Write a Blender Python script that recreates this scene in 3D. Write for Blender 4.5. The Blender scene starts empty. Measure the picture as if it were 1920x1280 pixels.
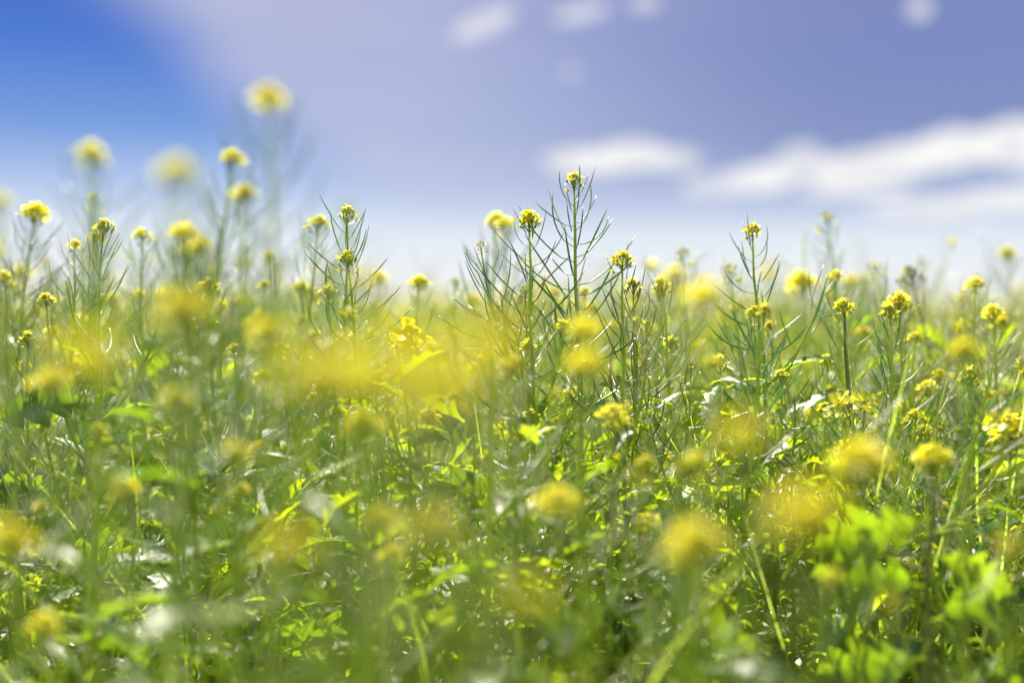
import bpy, math, random
import numpy as np
from mathutils import Vector, Matrix, Quaternion

random.seed(11)
rng = np.random.default_rng(7)
S = bpy.context.scene
COL = S.collection
R = math.radians

# ------------------------------------------------------------------ camera
CAMZ = 0.50
K = 36.0 / 50.0 / 1920.0            # tangent per photo pixel
HORIZON = 590.0
PITCH = math.atan((640 - HORIZON) * K)
cam_d = bpy.data.cameras.new('camera')
cam_d.lens = 50
cam_d.sensor_width = 36
cam_d.clip_start = 0.01
cam_d.clip_end = 3000
cam_d.dof.use_dof = True
cam_d.dof.focus_distance = 1.0
cam_d.dof.aperture_fstop = 2.3
cam_d.dof.aperture_blades = 0
cam = bpy.data.objects.new('camera', cam_d)
cam.location = (0, 0, CAMZ)
cam.rotation_euler = (R(90) - PITCH, 0, 0)
COL.objects.link(cam)
S.camera = cam
FW = Vector((0, math.cos(PITCH), -math.sin(PITCH)))
UPV = Vector((0, math.sin(PITCH), math.cos(PITCH)))
def P(px, py, D):
    return Vector((0, 0, CAMZ)) + FW * D + Vector((1, 0, 0)) * ((px - 960) * K * D) + UPV * ((640 - py) * K * D)

# ------------------------------------------------------------------ sun, sky, exposure
SUN_EL, SUN_AZ = 50.0, -22.0       # azimuth from +Y, negative = left of the view
sd = bpy.data.lights.new('sun', 'SUN')
sd.energy = 5.0
sd.angle = R(0.53)
sd.color = (1.0, 0.94, 0.81)
sun = bpy.data.objects.new('sun', sd)
to_sun = Vector((math.sin(R(SUN_AZ)) * math.cos(R(SUN_EL)), math.cos(R(SUN_AZ)) * math.cos(R(SUN_EL)), math.sin(R(SUN_EL))))
sun.rotation_euler = to_sun.to_track_quat('Z', 'Y').to_euler()
sun.location = (0, 0, 5)
COL.objects.link(sun)
S.view_settings.view_transform = 'Standard'
S.view_settings.look = 'None'
EXPO = 1.79
S.view_settings.exposure = EXPO
S.view_settings.gamma = 1.0
S.view_settings.use_curve_mapping = False
S.cycles.use_denoising = True
S.cycles.max_bounces = 7
S.cycles.diffuse_bounces = 4
S.cycles.glossy_bounces = 2
S.cycles.transmission_bounces = 4
S.cycles.transparent_max_bounces = 4
S.cycles.sample_clamp_indirect = 6.0

def srgb(r, g, b):
    f = lambda c: (c / 255 / 12.92) if c / 255 <= 0.04045 else ((c / 255 + 0.055) / 1.055) ** 2.4
    return (f(r), f(g), f(b), 1)

W = bpy.data.worlds.new('World')
S.world = W
W.use_nodes = True
wn, wl = W.node_tree.nodes, W.node_tree.links
wn.clear()
class G:
    """tiny helper to write node arithmetic"""
    def __init__(s, nodes, links): s.n, s.l = nodes, links
    def sock(s, inp, v):
        if isinstance(v, (int, float)): inp.default_value = v
        elif isinstance(v, tuple): inp.default_value = v
        else: s.l.new(v, inp)
    def m(s, op, a, b=0.0, c=0.0, clamp=False):
        nd = s.n.new('ShaderNodeMath'); nd.operation = op; nd.use_clamp = clamp
        s.sock(nd.inputs[0], a); s.sock(nd.inputs[1], b)
        if op in ('MULTIPLY_ADD', 'SMOOTH_MAX', 'SMOOTH_MIN'): s.sock(nd.inputs[2], c)
        return nd.outputs[0]
    def smooth(s, v, lo, hi, a=0.0, b=1.0):
        nd = s.n.new('ShaderNodeMapRange'); nd.interpolation_type = 'SMOOTHSTEP'
        s.sock(nd.inputs[0], v)
        nd.inputs[1].default_value = lo; nd.inputs[2].default_value = hi
        nd.inputs[3].default_value = a; nd.inputs[4].default_value = b
        return nd.outputs[0]
    def mix(s, f, a, b, mode='MIX'):
        nd = s.n.new('ShaderNodeMix'); nd.data_type = 'RGBA'; nd.blend_type = mode
        s.sock(nd.inputs[0], f); s.sock(nd.inputs[6], a); s.sock(nd.inputs[7], b)
        return nd.outputs[2]
    def noise(s, vec, scale, detail=3, rough=0.5):
        nd = s.n.new('ShaderNodeTexNoise'); s.l.new(vec, nd.inputs['Vector'])
        nd.inputs['Scale'].default_value = scale; nd.inputs['Detail'].default_value = detail
        nd.inputs['Roughness'].default_value = rough
        return nd.outputs['Fac']
g = G(wn, wl)
sky = wn.new('ShaderNodeTexSky')
sky.sky_type = 'NISHITA'
sky.sun_disc = False
sky.sun_elevation = R(SUN_EL)
sky.sun_rotation = R(SUN_AZ)
sky.altitude = 100
sky.air_density = 1.0
sky.dust_density = 0.6
sky.ozone_density = 2.0
tc = wn.new('ShaderNodeTexCoord')
sep = wn.new('ShaderNodeSeparateXYZ'); wl.new(tc.outputs['Generated'], sep.inputs[0])
az = g.m('ARCTAN2', sep.outputs[0], sep.outputs[1])
el = g.m('ARCSINE', sep.outputs[2])
# clear-sky colour by elevation, the same all round: milky at the horizon, deep blue above
ramp = wn.new('ShaderNodeValToRGB')
wl.new(g.m('DIVIDE', el, 1.5708, clamp=True), ramp.inputs[0])
cr = ramp.color_ramp
SKYSTOPS = [(0.0, (240, 243, 245)), (0.018, (232, 236, 242)), (0.035, (220, 228, 240)), (0.057, (168, 189, 229)), (0.081, (104, 145, 214)),
            (0.116, (52, 106, 200)), (0.15, (26, 82, 186)), (0.35, (40, 92, 184)), (1.0, (46, 92, 176))]
while len(cr.elements) < len(SKYSTOPS): cr.elements.new(0.5)
for e, (p, c) in zip(cr.elements, SKYSTOPS):
    e.position = p; e.color = srgb(*c)
BG = 0.1
SCALE = 1.0 / BG / 2 ** EXPO              # display colour -> radiance for this exposure and strength
def disp(c): return tuple(v * SCALE for v in srgb(*c)[:3]) + (1,)
rs = g.mix(1.0, ramp.outputs[0], (SCALE, SCALE, SCALE, 1), 'MULTIPLY')
base = g.mix(g.smooth(el, 0.25, 0.6, 0.97, 0.35), sky.outputs[0], rs)
def AZ(px): return math.atan((px - 960) * K)
def EL(py): return math.atan((HORIZON - py) * K)
nz = g.noise(tc.outputs['Generated'], 42.0, 4, 0.6)
nz2 = g.noise(tc.outputs['Generated'], 9.0, 3, 0.5)
# pale lens-flare haze painted into the sky colour, with streaks
mp = wn.new('ShaderNodeMapping'); wl.new(tc.outputs['Generated'], mp.inputs[0])
mp.inputs['Rotation'].default_value = (0, R(-68), 0); mp.inputs['Scale'].default_value = (3.0, 3.0, 22.0)
streak = g.noise(mp.outputs[0], 2.2, 3, 0.5)
def ell(px, py, rx, ry, rot=0.0, ns=nz, amt=0.7, lo=1.15, hi=0.45):
    """soft cloud puff at a fixed direction in the sky"""
    u = g.m('SUBTRACT', az, AZ(px)); v = g.m('SUBTRACT', el, EL(py))
    c, s_ = math.cos(rot), math.sin(rot)
    a = g.m('DIVIDE', g.m('ADD', g.m('MULTIPLY', u, c), g.m('MULTIPLY', v, s_)), rx * K)
    b = g.m('DIVIDE', g.m('SUBTRACT', g.m('MULTIPLY', v, c), g.m('MULTIPLY', u, s_)), ry * K)
    d = g.m('SQRT', g.m('ADD', g.m('MULTIPLY', a, a), g.m('MULTIPLY', b, b)))
    d = g.m('ADD', d, g.m('MULTIPLY', g.m('SUBTRACT', ns, 0.5), amt))
    return g.smooth(d, hi, lo, 1.0, 0.0)
# flare veil edge runs from upper left to lower right
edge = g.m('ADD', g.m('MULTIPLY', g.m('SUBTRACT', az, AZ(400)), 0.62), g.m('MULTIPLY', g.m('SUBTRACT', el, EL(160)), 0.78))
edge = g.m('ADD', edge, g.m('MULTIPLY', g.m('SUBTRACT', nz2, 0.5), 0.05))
flare_veil = g.smooth(edge, -0.035, 0.04)
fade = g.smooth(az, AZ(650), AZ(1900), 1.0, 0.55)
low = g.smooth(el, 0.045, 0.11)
flare_veil = g.m('MULTIPLY', g.m('MULTIPLY', flare_veil, fade), g.m('MULTIPLY', low, g.m('MULTIPLY_ADD', streak, 0.3, 0.58)))
col = g.mix(flare_veil, base, disp((198, 201, 224)))
# lavender flare tint painted into the sky toward the right half of the view
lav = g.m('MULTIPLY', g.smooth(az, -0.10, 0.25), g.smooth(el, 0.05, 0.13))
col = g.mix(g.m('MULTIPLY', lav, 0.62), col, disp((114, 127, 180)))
puffs = [(905, 48, 74, 22, 0.38), (1090, 28, 60, 15, 0.2), (1720, 40, 25, 22, 0), (1070, 140, 15, 9, 0), (1210, 10, 30, 15, 0),
         (1110, 303, 95, 26, 0.02), (1185, 294, 90, 30, 0), (1260, 302, 60, 24, 0), (1345, 350, 80, 22, 0.1), (1430, 338, 90, 30, 0.1), (1500, 306, 52, 34, 0),
         (1590, 326, 90, 34, 0.06), (1690, 312, 90, 38, 0.1), (1790, 294, 100, 42, 0.1), (1900, 288, 110, 46, 0), (1760, 396, 150, 17, 0), (1910, 385, 120, 24, 0),
         (1600, 362, 120, 12, 0), (2060, 320, 150, 60, 0), (2300, 300, 200, 60, 0), (2600, 250, 260, 60, 0), (-500, 330, 300, 50, 0)]
cl = None
for (px, py, rx, ry, rot) in puffs:
    e_ = ell(px, py, rx, ry, rot, amt=0.75, lo=1.0, hi=0.74)
    if rx < 90 or py < 60: e_ = g.m('MULTIPLY', e_, 0.7)
    cl = e_ if cl is None else g.m('MAXIMUM', cl, e_)
# the same kind of low broken cloud continues round the rest of the sky
rest = g.m('MULTIPLY', g.smooth(g.m('ABSOLUTE', az), 0.55, 0.9), g.m('MULTIPLY', g.smooth(el, 0.03, 0.08), g.smooth(el, 0.55, 0.3)))
nz3 = g.noise(tc.outputs['Generated'], 4.0, 5, 0.55)
cl = g.m('MAXIMUM', cl, g.m('MULTIPLY', g.smooth(nz3, 0.52, 0.62), rest))
shade = g.smooth(nz, 0.35, 0.62)
ccol = g.mix(shade, disp((234, 234, 238)), disp((252, 252, 250)))
col = g.mix(g.m('MULTIPLY', cl, 1.0), col, ccol)
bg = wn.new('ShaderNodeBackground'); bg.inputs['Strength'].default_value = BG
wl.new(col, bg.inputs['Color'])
wo = wn.new('ShaderNodeOutputWorld'); wl.new(bg.outputs[0], wo.inputs[0])

# ------------------------------------------------------------------ materials
def plant_mat(name, c1, c2, trans=0.0, tcol=None, rough=0.4, spec=0.5, coat=0.0, nscale=60.0, attr=False, bump=0.0, orange=None):
    m = bpy.data.materials.new(name); m.use_nodes = True
    nt = m.node_tree; n, l = nt.nodes, nt.links; n.clear()
    q = G(n, l)
    out = n.new('ShaderNodeOutputMaterial')
    pb = n.new('ShaderNodeBsdfPrincipled')
    co = n.new('ShaderNodeTexCoord')
    nzz = q.noise(co.outputs['Object'], nscale, 3, 0.6)
    if attr:
        at = n.new('ShaderNodeAttribute'); at.attribute_name = 'rnd'; rnd = at.outputs['Fac']
    else:
        oi = n.new('ShaderNodeObjectInfo'); rnd = oi.outputs['Random']
    f = q.m('ADD', q.m('MULTIPLY', nzz, 0.55), q.m('MULTIPLY', rnd, 0.6), clamp=True)
    colr = q.mix(f, tuple(c1) + (1,), tuple(c2) + (1,))
    if orange:
        colr = q.mix(q.smooth(rnd, 0.88, 0.97), colr, tuple(orange) + (1,))
    l.new(colr, pb.inputs['Base Color'])
    pb.inputs['Roughness'].default_value = rough
    pb.inputs['Specular IOR Level'].default_value = spec
    if coat:
        pb.inputs['Coat Weight'].default_value = coat; pb.inputs['Coat Roughness'].default_value = 0.28
    if bump:
        b = n.new('ShaderNodeBump'); b.inputs['Strength'].default_value = bump; b.inputs['Distance'].default_value = 0.002
        l.new(q.noise(co.outputs['Object'], 220, 2), b.inputs['Height']); l.new(b.outputs[0], pb.inputs['Normal'])
    if trans > 0:
        tr = n.new('ShaderNodeBsdfTranslucent')
        tcl = q.mix(f, tuple(tcol[0]) + (1,), tuple(tcol[1]) + (1,))
        l.new(tcl, tr.inputs['Color'])
        mx = n.new('ShaderNodeMixShader'); mx.inputs[0].default_value = trans
        l.new(pb.outputs[0], mx.inputs[1]); l.new(tr.outputs[0], mx.inputs[2])
        l.new(mx.outputs[0], out.inputs[0])
    else:
        l.new(pb.outputs[0], out.inputs[0])
    return m
M_STEM = plant_mat('stem_green', (0.19, 0.27, 0.02), (0.31, 0.38, 0.05), 0.4, ((0.46, 0.62, 0.03), (0.62, 0.72, 0.07)), 0.36, 0.6, 0.25)
M_POD = plant_mat('pod_green', (0.18, 0.27, 0.02), (0.32, 0.38, 0.06), 0.42, ((0.46, 0.66, 0.03), (0.66, 0.76, 0.08)), 0.32, 0.6, 0.3)
M_PODB = plant_mat('pod_blue_green', (0.05, 0.19, 0.08), (0.13, 0.26, 0.06), 0.32, ((0.15, 0.50, 0.14), (0.35, 0.6, 0.08)), 0.32, 0.6, 0.3)
M_PODP = plant_mat('pod_purple', (0.15, 0.13, 0.045), (0.21, 0.23, 0.05), 0.2, ((0.3, 0.25, 0.06), (0.4, 0.45, 0.06)), 0.34, 0.6, 0.3)
M_DRY = plant_mat('dry_stalk', (0.42, 0.42, 0.26), (0.58, 0.56, 0.40), 0.3, ((0.6, 0.62, 0.34), (0.7, 0.68, 0.45)), 0.38, 0.6, 0.2)
M_LEAF = plant_mat('leaf_green', (0.06, 0.11, 0.006), (0.11, 0.16, 0.012), 0.54, ((0.15, 0.32, 0.004), (0.38, 0.54, 0.012)), 0.42, 0.4, 0.0, 90, bump=0.3)
M_LEAFC = plant_mat('undergrowth_leaf', (0.03, 0.065, 0.005), (0.13, 0.17, 0.014), 0.54, ((0.15, 0.29, 0.004), (0.60, 0.70, 0.010)), 0.42, 0.4, 0.0, 40, attr=True, bump=0.3)
M_GRASS = plant_mat('grass_blade', (0.13, 0.19, 0.010), (0.34, 0.38, 0.10), 0.55, ((0.40, 0.60, 0.01), (0.65, 0.74, 0.12)), 0.36, 0.6, 0.15, 40, attr=True)
M_PETAL = plant_mat('petal_yellow', (0.66, 0.58, 0.014), (0.76, 0.70, 0.045), 0.48, ((0.80, 0.70, 0.012), (0.88, 0.83, 0.045)), 0.5, 0.3, 0, 150)
M_PETALC = plant_mat('far_petal_yellow', (0.64, 0.58, 0.015), (0.74, 0.70, 0.05), 0.48, ((0.78, 0.72, 0.012), (0.86, 0.84, 0.05)), 0.5, 0.3, 0, 150, attr=True)
M_BUD = plant_mat('bud_yellow_green', (0.32, 0.38, 0.02), (0.56, 0.55, 0.03), 0.3, ((0.5, 0.56, 0.02), (0.7, 0.7, 0.03)), 0.45, 0.4, 0, 150)
M_BROWN = plant_mat('withered_bud', (0.12, 0.085, 0.045), (0.20, 0.19, 0.08), 0.2, ((0.3, 0.2, 0.08), (0.35, 0.35, 0.1)), 0.55, 0.3)
M_DRYC = plant_mat('pale_pod', (0.42, 0.42, 0.26), (0.58, 0.56, 0.40), 0.3, ((0.6, 0.62, 0.34), (0.7, 0.68, 0.45)), 0.38, 0.6, 0.2, 40, attr=True)
M_STEMC = plant_mat('far_stem', (0.18, 0.26, 0.02), (0.34, 0.39, 0.08), 0.42, ((0.48, 0.64, 0.03), (0.66, 0.74, 0.1)), 0.38, 0.5, 0, 40, attr=True)

# ------------------------------------------------------------------ mesh accumulator
class Acc:
    def __init__(s): s.v, s.f, s.mi = [], [], []
    def add(s, vs, fs, mi=0):
        o = len(s.v); s.v.extend(vs); s.f.extend([tuple(i + o for i in f) for f in fs]); s.mi.extend([mi] * len(fs))
    def merge(s, o, M=None, mi=None):
        vs = [tuple(M @ Vector(v)) for v in o.v] if M is not None else o.v
        b = len(s.v); s.v.extend(vs); s.f.extend([tuple(i + b for i in f) for f in o.f]); s.mi.extend(o.mi if mi is None else [mi] * len(o.f))
    def mesh(s, name, mats, smooth=True):
        me = bpy.data.meshes.new(name); me.from_pydata([tuple(v) for v in s.v], [], s.f)
        for m in mats: me.materials.append(m)
        me.polygons.foreach_set('material_index', s.mi)
        me.polygons.foreach_set('use_smooth', [smooth] * len(s.f))
        me.update(); return me

def tube(acc, pts, rad, sides=5, mi=0, cap=True):
    pts = [Vector(p) for p in pts]
    n = len(pts)
    T = [(pts[min(i + 1, n - 1)] - pts[max(i - 1, 0)]).normalized() for i in range(n)]
    a = Vector((1, 0, 0)) if abs(T[0].x) < 0.8 else Vector((0, 1, 0))
    N = (a - T[0] * a.dot(T[0])).normalized()
    vs = []
    for i in range(n):
        N = (N - T[i] * N.dot(T[i])).normalized(); B = T[i].cross(N)
        for k in range(sides):
            t = 2 * math.pi * k / sides
            vs.append(pts[i] + (N * math.cos(t) + B * math.sin(t)) * rad[i])
    fs = []
    for i in range(n - 1):
        for k in range(sides):
            k2 = (k + 1) % sides
            fs.append((i * sides + k, i * sides + k2, (i + 1) * sides + k2, (i + 1) * sides + k))
    if cap: fs.append(tuple((n - 1) * sides + k for k in range(sides)))
    acc.add(vs, fs, mi)

U = random.uniform
# ---- seed pod: local +X points away from the stem, +Z runs up it
def pod_acc(r, e1, e2, lp, L, rad, side=0.0, sides=5, segs=7):
    a = Acc(); pts, rd = [], []
    p = Vector((0, 0, 0)); ang = e1
    for i in range(4):
        pts.append(p.copy()); rd.append(0.00032)
        p += Vector((math.cos(ang), side * i / 6, math.sin(ang))) * lp / 4
    e1 = e1 + 0.35; p = pts[-1] + (p - pts[-1]) * 0.6
    for i in range(segs + 1):
        t = i / segs
        pts.append(p.copy())
        w = rad * (0.55 if i == 0 else (1.0 if t < 0.72 else (1.0 - (t - 0.72) / 0.28 * 0.72)))
        w *= 1.0 + 0.10 * math.sin(i * 2.1)
        rd.append(w)
        ang = e1 + (e2 - e1) * min(1, t * 1.25)
        p += Vector((math.cos(ang), side * (0.5 + t), math.sin(ang))) * L / segs
    tube(a, pts, rd, sides)
    return a
POD_SPECS = []
for i in range(10):
    POD_SPECS.append((U(0.1, 0.65), U(0.8, 1.2) if i % 4 else U(1.3, 1.7), U(0.008, 0.012), U(0.030, 0.045), U(0.00048, 0.00066), U(-0.3, 0.3)))
POD_A = [pod_acc(None, *s_) for s_ in POD_SPECS]
POD_LOW = [pod_acc(None, *s_, sides=3, segs=3) for s_ in POD_SPECS]
POD_M = {k: [a.mesh('seed_pod', [m]) for a in POD_A] for k, m in (('g', M_POD), ('b', M_PODB), ('p', M_PODP), ('w', M_DRY))}

# ---- flowers
def petal(acc, M, L, Wd, mi, curl=0.5):
    vs = []
    prof = [(0, 0.18), (0.35, 0.45), (0.7, 1.0), (0.92, 0.85), (1.0, 0.35)]
    for t, w in prof:
        x = L * t; z = L * (0.9 * t - curl * t * t)
        for s_ in (-1, 0, 1):
            vs.append(M @ Vector((x, s_ * w * Wd / 2, z + abs(s_) * 0.0004)))
    fs = []
    for i in range(len(prof) - 1):
        for j in range(2):
            a = i * 3 + j; fs.append((a, a + 1, a + 4, a + 3))
    acc.add(vs, fs, mi)
def bud(acc, M, L, w, mi, sides=5):
    pts = [M @ Vector((0, 0, L * t)) for t in (0, 0.25, 0.55, 0.85, 1.0)]
    tube(acc, pts, [w * k for k in (0.45, 0.9, 1.0, 0.7, 0.25)], sides, mi)
def frame(origin, direction, roll=0.0):
    d = Vector(direction).normalized()
    q = Vector((0, 0, 1)).rotation_difference(d)
    return Matrix.Translation(origin) @ q.to_matrix().to_4x4() @ Matrix.Rotation(roll, 4, 'Z')
def head_acc(nf, spread, open_, petal_len, brown=False):
    """flower head seen from its stalk: origin where the stalk ends, +Z up.  mats: 0 stalk, 1 bud, 2 petal"""
    a = Acc()
    GA = 2.39996
    for i in range(nf):
        f = (i + 0.5) / nf                       # 0 = centre, 1 = rim
        th = i * GA + U(-.3, .3)
        tilt = f ** 0.6 * U(0.75, 1.05) * spread
        L = U(0.0075, 0.0105) * (0.75 + 0.35 * f)
        base = Vector((0, 0, -0.004 - 0.010 * f * U(0.6, 1.1)))
        d = Vector((math.sin(tilt) * math.cos(th), math.sin(tilt) * math.sin(th), math.cos(tilt)))
        mid = base + d * L * 0.55 + Vector((0, 0, -0.0003))
        tip = base + d * L
        tube(a, [base, mid, tip], [0.00035, 0.0003, 0.0004], 3, 0, False)
        d2 = (d + Vector((0, 0, 0.5))).normalized()
        bl = U(0.0034, 0.0048) * (0.75 + 0.35 * f)
        Mx = frame(tip, d2, U(0, 6))
        bud(a, Mx, bl, U(0.0009, 0.0013), 1)
        if U(0, 1) < open_ * (0.35 + 0.9 * f):
            n = 4; fl = U(0.25, 0.9)
            for k in range(n):
                Mk = Mx @ Matrix.Translation((0, 0, bl * 0.55)) @ Matrix.Rotation(k * math.pi / 2, 4, 'Z') @ Matrix.Rotation(-(1.0 - fl) * 0.75, 4, 'Y')
                petal(a, Mk, petal_len * U(0.85, 1.1), petal_len * U(0.5, 0.68), 2, U(0.3, 0.8))
    for i in range(random.randint(2, 4)):         # a few stragglers below the dome
        th = U(0, 6.28); tilt = U(0.9, 1.5)
        base = Vector((0, 0, -0.010 - U(0, 0.007)))
        d = Vector((math.sin(tilt) * math.cos(th), math.sin(tilt) * math.sin(th), math.cos(tilt)))
        tip = base + d * U(0.006, 0.009)
        tube(a, [base, tip], [0.00035, 0.0003], 3, 0, False)
        Mx = frame(tip, d + Vector((0, 0, 0.2)))
        bud(a, Mx, 0.004, 0.001, 1)
        if not brown:
            for k in range(3): petal(a, Mx @ Matrix.Rotation(k * 2.1, 4, 'Z') @ Matrix.Rotation(-0.6, 4, 'Y'), 0.0045, 0.0024, 2, 0.4)
    return a
HEADS = {
    'spiky': [head_acc(22, 0.75, 0.55, 0.0048).mesh('flower_head', [M_STEM, M_BUD, M_PETAL]) for _ in range(3)],
    'round': [head_acc(28, 1.15, 0.75, 0.0055).mesh('flower_head', [M_STEM, M_BUD, M_PETAL]) for _ in range(3)],
    'open': [head_acc(24, 1.25, 1.0, 0.0085).mesh('flower_head', [M_STEM, M_BUD, M_PETAL]) for _ in range(3)],
    'small': [head_acc(10, 0.8, 0.3, 0.004).mesh('flower_head', [M_STEM, M_BUD, M_PETAL]) for _ in range(2)],
    'brown': [head_acc(26, 1.3, 0.3, 0.004, True).mesh('flower_head', [M_PODP, M_BROWN, M_BUD])],
}
def flower_big():
    a = Acc()
    tube(a, [(0, 0, -0.010), (0.001, 0, -0.005), (0, 0, 0)], [0.0004, 0.0004, 0.0006], 4, 0, False)
    bud(a, Matrix.Identity(4), 0.004, 0.0009, 0)
    for k in range(6):
        th = k * math.pi / 3
        tube(a, [(0, 0, 0.001), (0.0012 * math.cos(th), 0.0012 * math.sin(th), 0.005)], [0.0002, 0.00035], 3, 2)
    return a
PISTIL = flower_big().mesh('flower', [M_STEM, M_BUD, M_PETAL])
_pa = Acc(); petal(_pa, Matrix.Rotation(0.35, 4, 'Y'), 0.0095, 0.0068, 0, 0.25)
PETAL_M = _pa.mesh('petal', [M_PETAL])

# ---- leaves: +X along the midrib, base at origin, +Z upper side
def leaf_acc(L, Wd, lobes, segs, bend, fold, depth, twist=0.0, nx=2, seed=0):
    r = random.Random(seed); a = Acc(); vs = []
    stalk = 0.12
    for i in range(segs + 1):
        t = i / segs
        env = math.sin(math.pi * min(1, max(0, (t - stalk) / (1 - stalk)) ** 0.72)) if t > stalk else 0
        lob = 1.0
        if lobes:
            ph = (t - stalk) / (1 - stalk) * lobes
            saw = ph - math.floor(ph)
            lob = 1.0 - depth * (1 - math.sin(math.pi * saw) ** 1.1) * (1.0 if t < 0.86 else 0.3)
            lob *= r.uniform(0.85, 1.15)
        hw = max(Wd * 0.5 * env * lob, 0.0010 * (1 - t) + 0.0003)
        ang = bend * t
        x = L * (math.sin(bend * t) / bend if abs(bend) > 1e-3 else t)
        z = -L * ((1 - math.cos(bend * t)) / bend if abs(bend) > 1e-3 else 0)
        for s_ in range(-nx, nx + 1):
            u = s_ / nx
            back = abs(u) * hw * (0.55 if lobes else 0.1)      # lobes sweep toward the tip
            y = hw * u
            zz = abs(u) * hw * fold + 0.15 * hw * math.sin(7 * t + 2.5 * u + seed) * abs(u)
            c, sn = math.cos(twist * t), math.sin(twist * t)
            y2, z2 = y * c - zz * sn, y * sn + zz * c
            vs.append(Vector((x + back * math.cos(ang) + z2 * math.sin(ang), y2, z - back * math.sin(ang) + z2 * math.cos(ang))))
    k = 2 * nx + 1; fs = []
    for i in range(segs):
        for j in range(k - 1):
            q = i * k + j; fs.append((q, q + k, q + k + 1, q + 1))
    a.add(vs, fs)
    return a
LOBED = [leaf_acc(U(0.075, 0.11), U(0.034, 0.050), 4 + i % 2, 36, U(0.5, 1.3), U(0.1, 0.4), 0.72, U(-.4, .4), 2, i).mesh('leaf', [M_LEAF]) for i in range(5)]
LANCE = [leaf_acc(U(0.035, 0.06), U(0.007, 0.012), 0 if i % 2 else 5, 16, U(0.3, 1.2), U(0.2, 0.6), 0.3, U(-.6, .6), 1, 20 + i).mesh('leaf', [M_LEAF]) for i in range(4)]

# ------------------------------------------------------------------ plants
def new(name, data, parent=None, M=None):
    o = bpy.data.objects.new(name, data); COL.objects.link(o)
    if parent is not None: o.parent = parent
    if M is not None: o.matrix_local = M
    return o

def along(path, s):
    """point and tangent at arc-length s from the TOP of a path (list base -> top)"""
    for i in range(len(path) - 1, 0, -1):
        d = path[i] - path[i - 1]; L = d.length
        if s <= L: return path[i] - d * (s / L), d.normalized()
        s -= L
    return path[0].copy(), (path[1] - path[0]).normalized()

def bez(p0, p1, p2, p3, n):
    out = []
    for i in range(n + 1):
        t = i / n; u = 1 - t
        out.append(p0 * u ** 3 + p1 * 3 * u * u * t + p2 * 3 * u * t * t + p3 * t ** 3)
    return out

def raceme(path, root, podk, start, length, spacing, scale, joined=None, low=False):
    """pods spiralling down from the top of a path"""
    s_ = start; th = U(0, 6.28); pods = []
    while s_ < start + length:
        f = (s_ - start) / length
        p, t = along(path, s_)
        th += 2.4 + U(-.35, .35)
        sc = scale * (0.58 + 0.5 * min(1, f * 2.2)) * U(0.82, 1.12)
        M = frame(p, t, th) @ Matrix.Rotation(-0.15 + 0.45 * f + U(-.22, .22), 4, 'Y') @ Matrix.Rotation(U(-.25, .25), 4, 'X') @ Matrix.Diagonal((sc, sc, sc, 1))
        i = random.randrange(10)
        if joined is not None: joined.merge((POD_LOW if low else POD_A)[i], M)
        else: pods.append(new('seed_pod', POD_M['w' if U(0, 1) < 0.15 else podk][i], root, M))
        s_ += spacing * (0.6 + 0.9 * f) * U(0.7, 1.3)
    return pods

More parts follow.
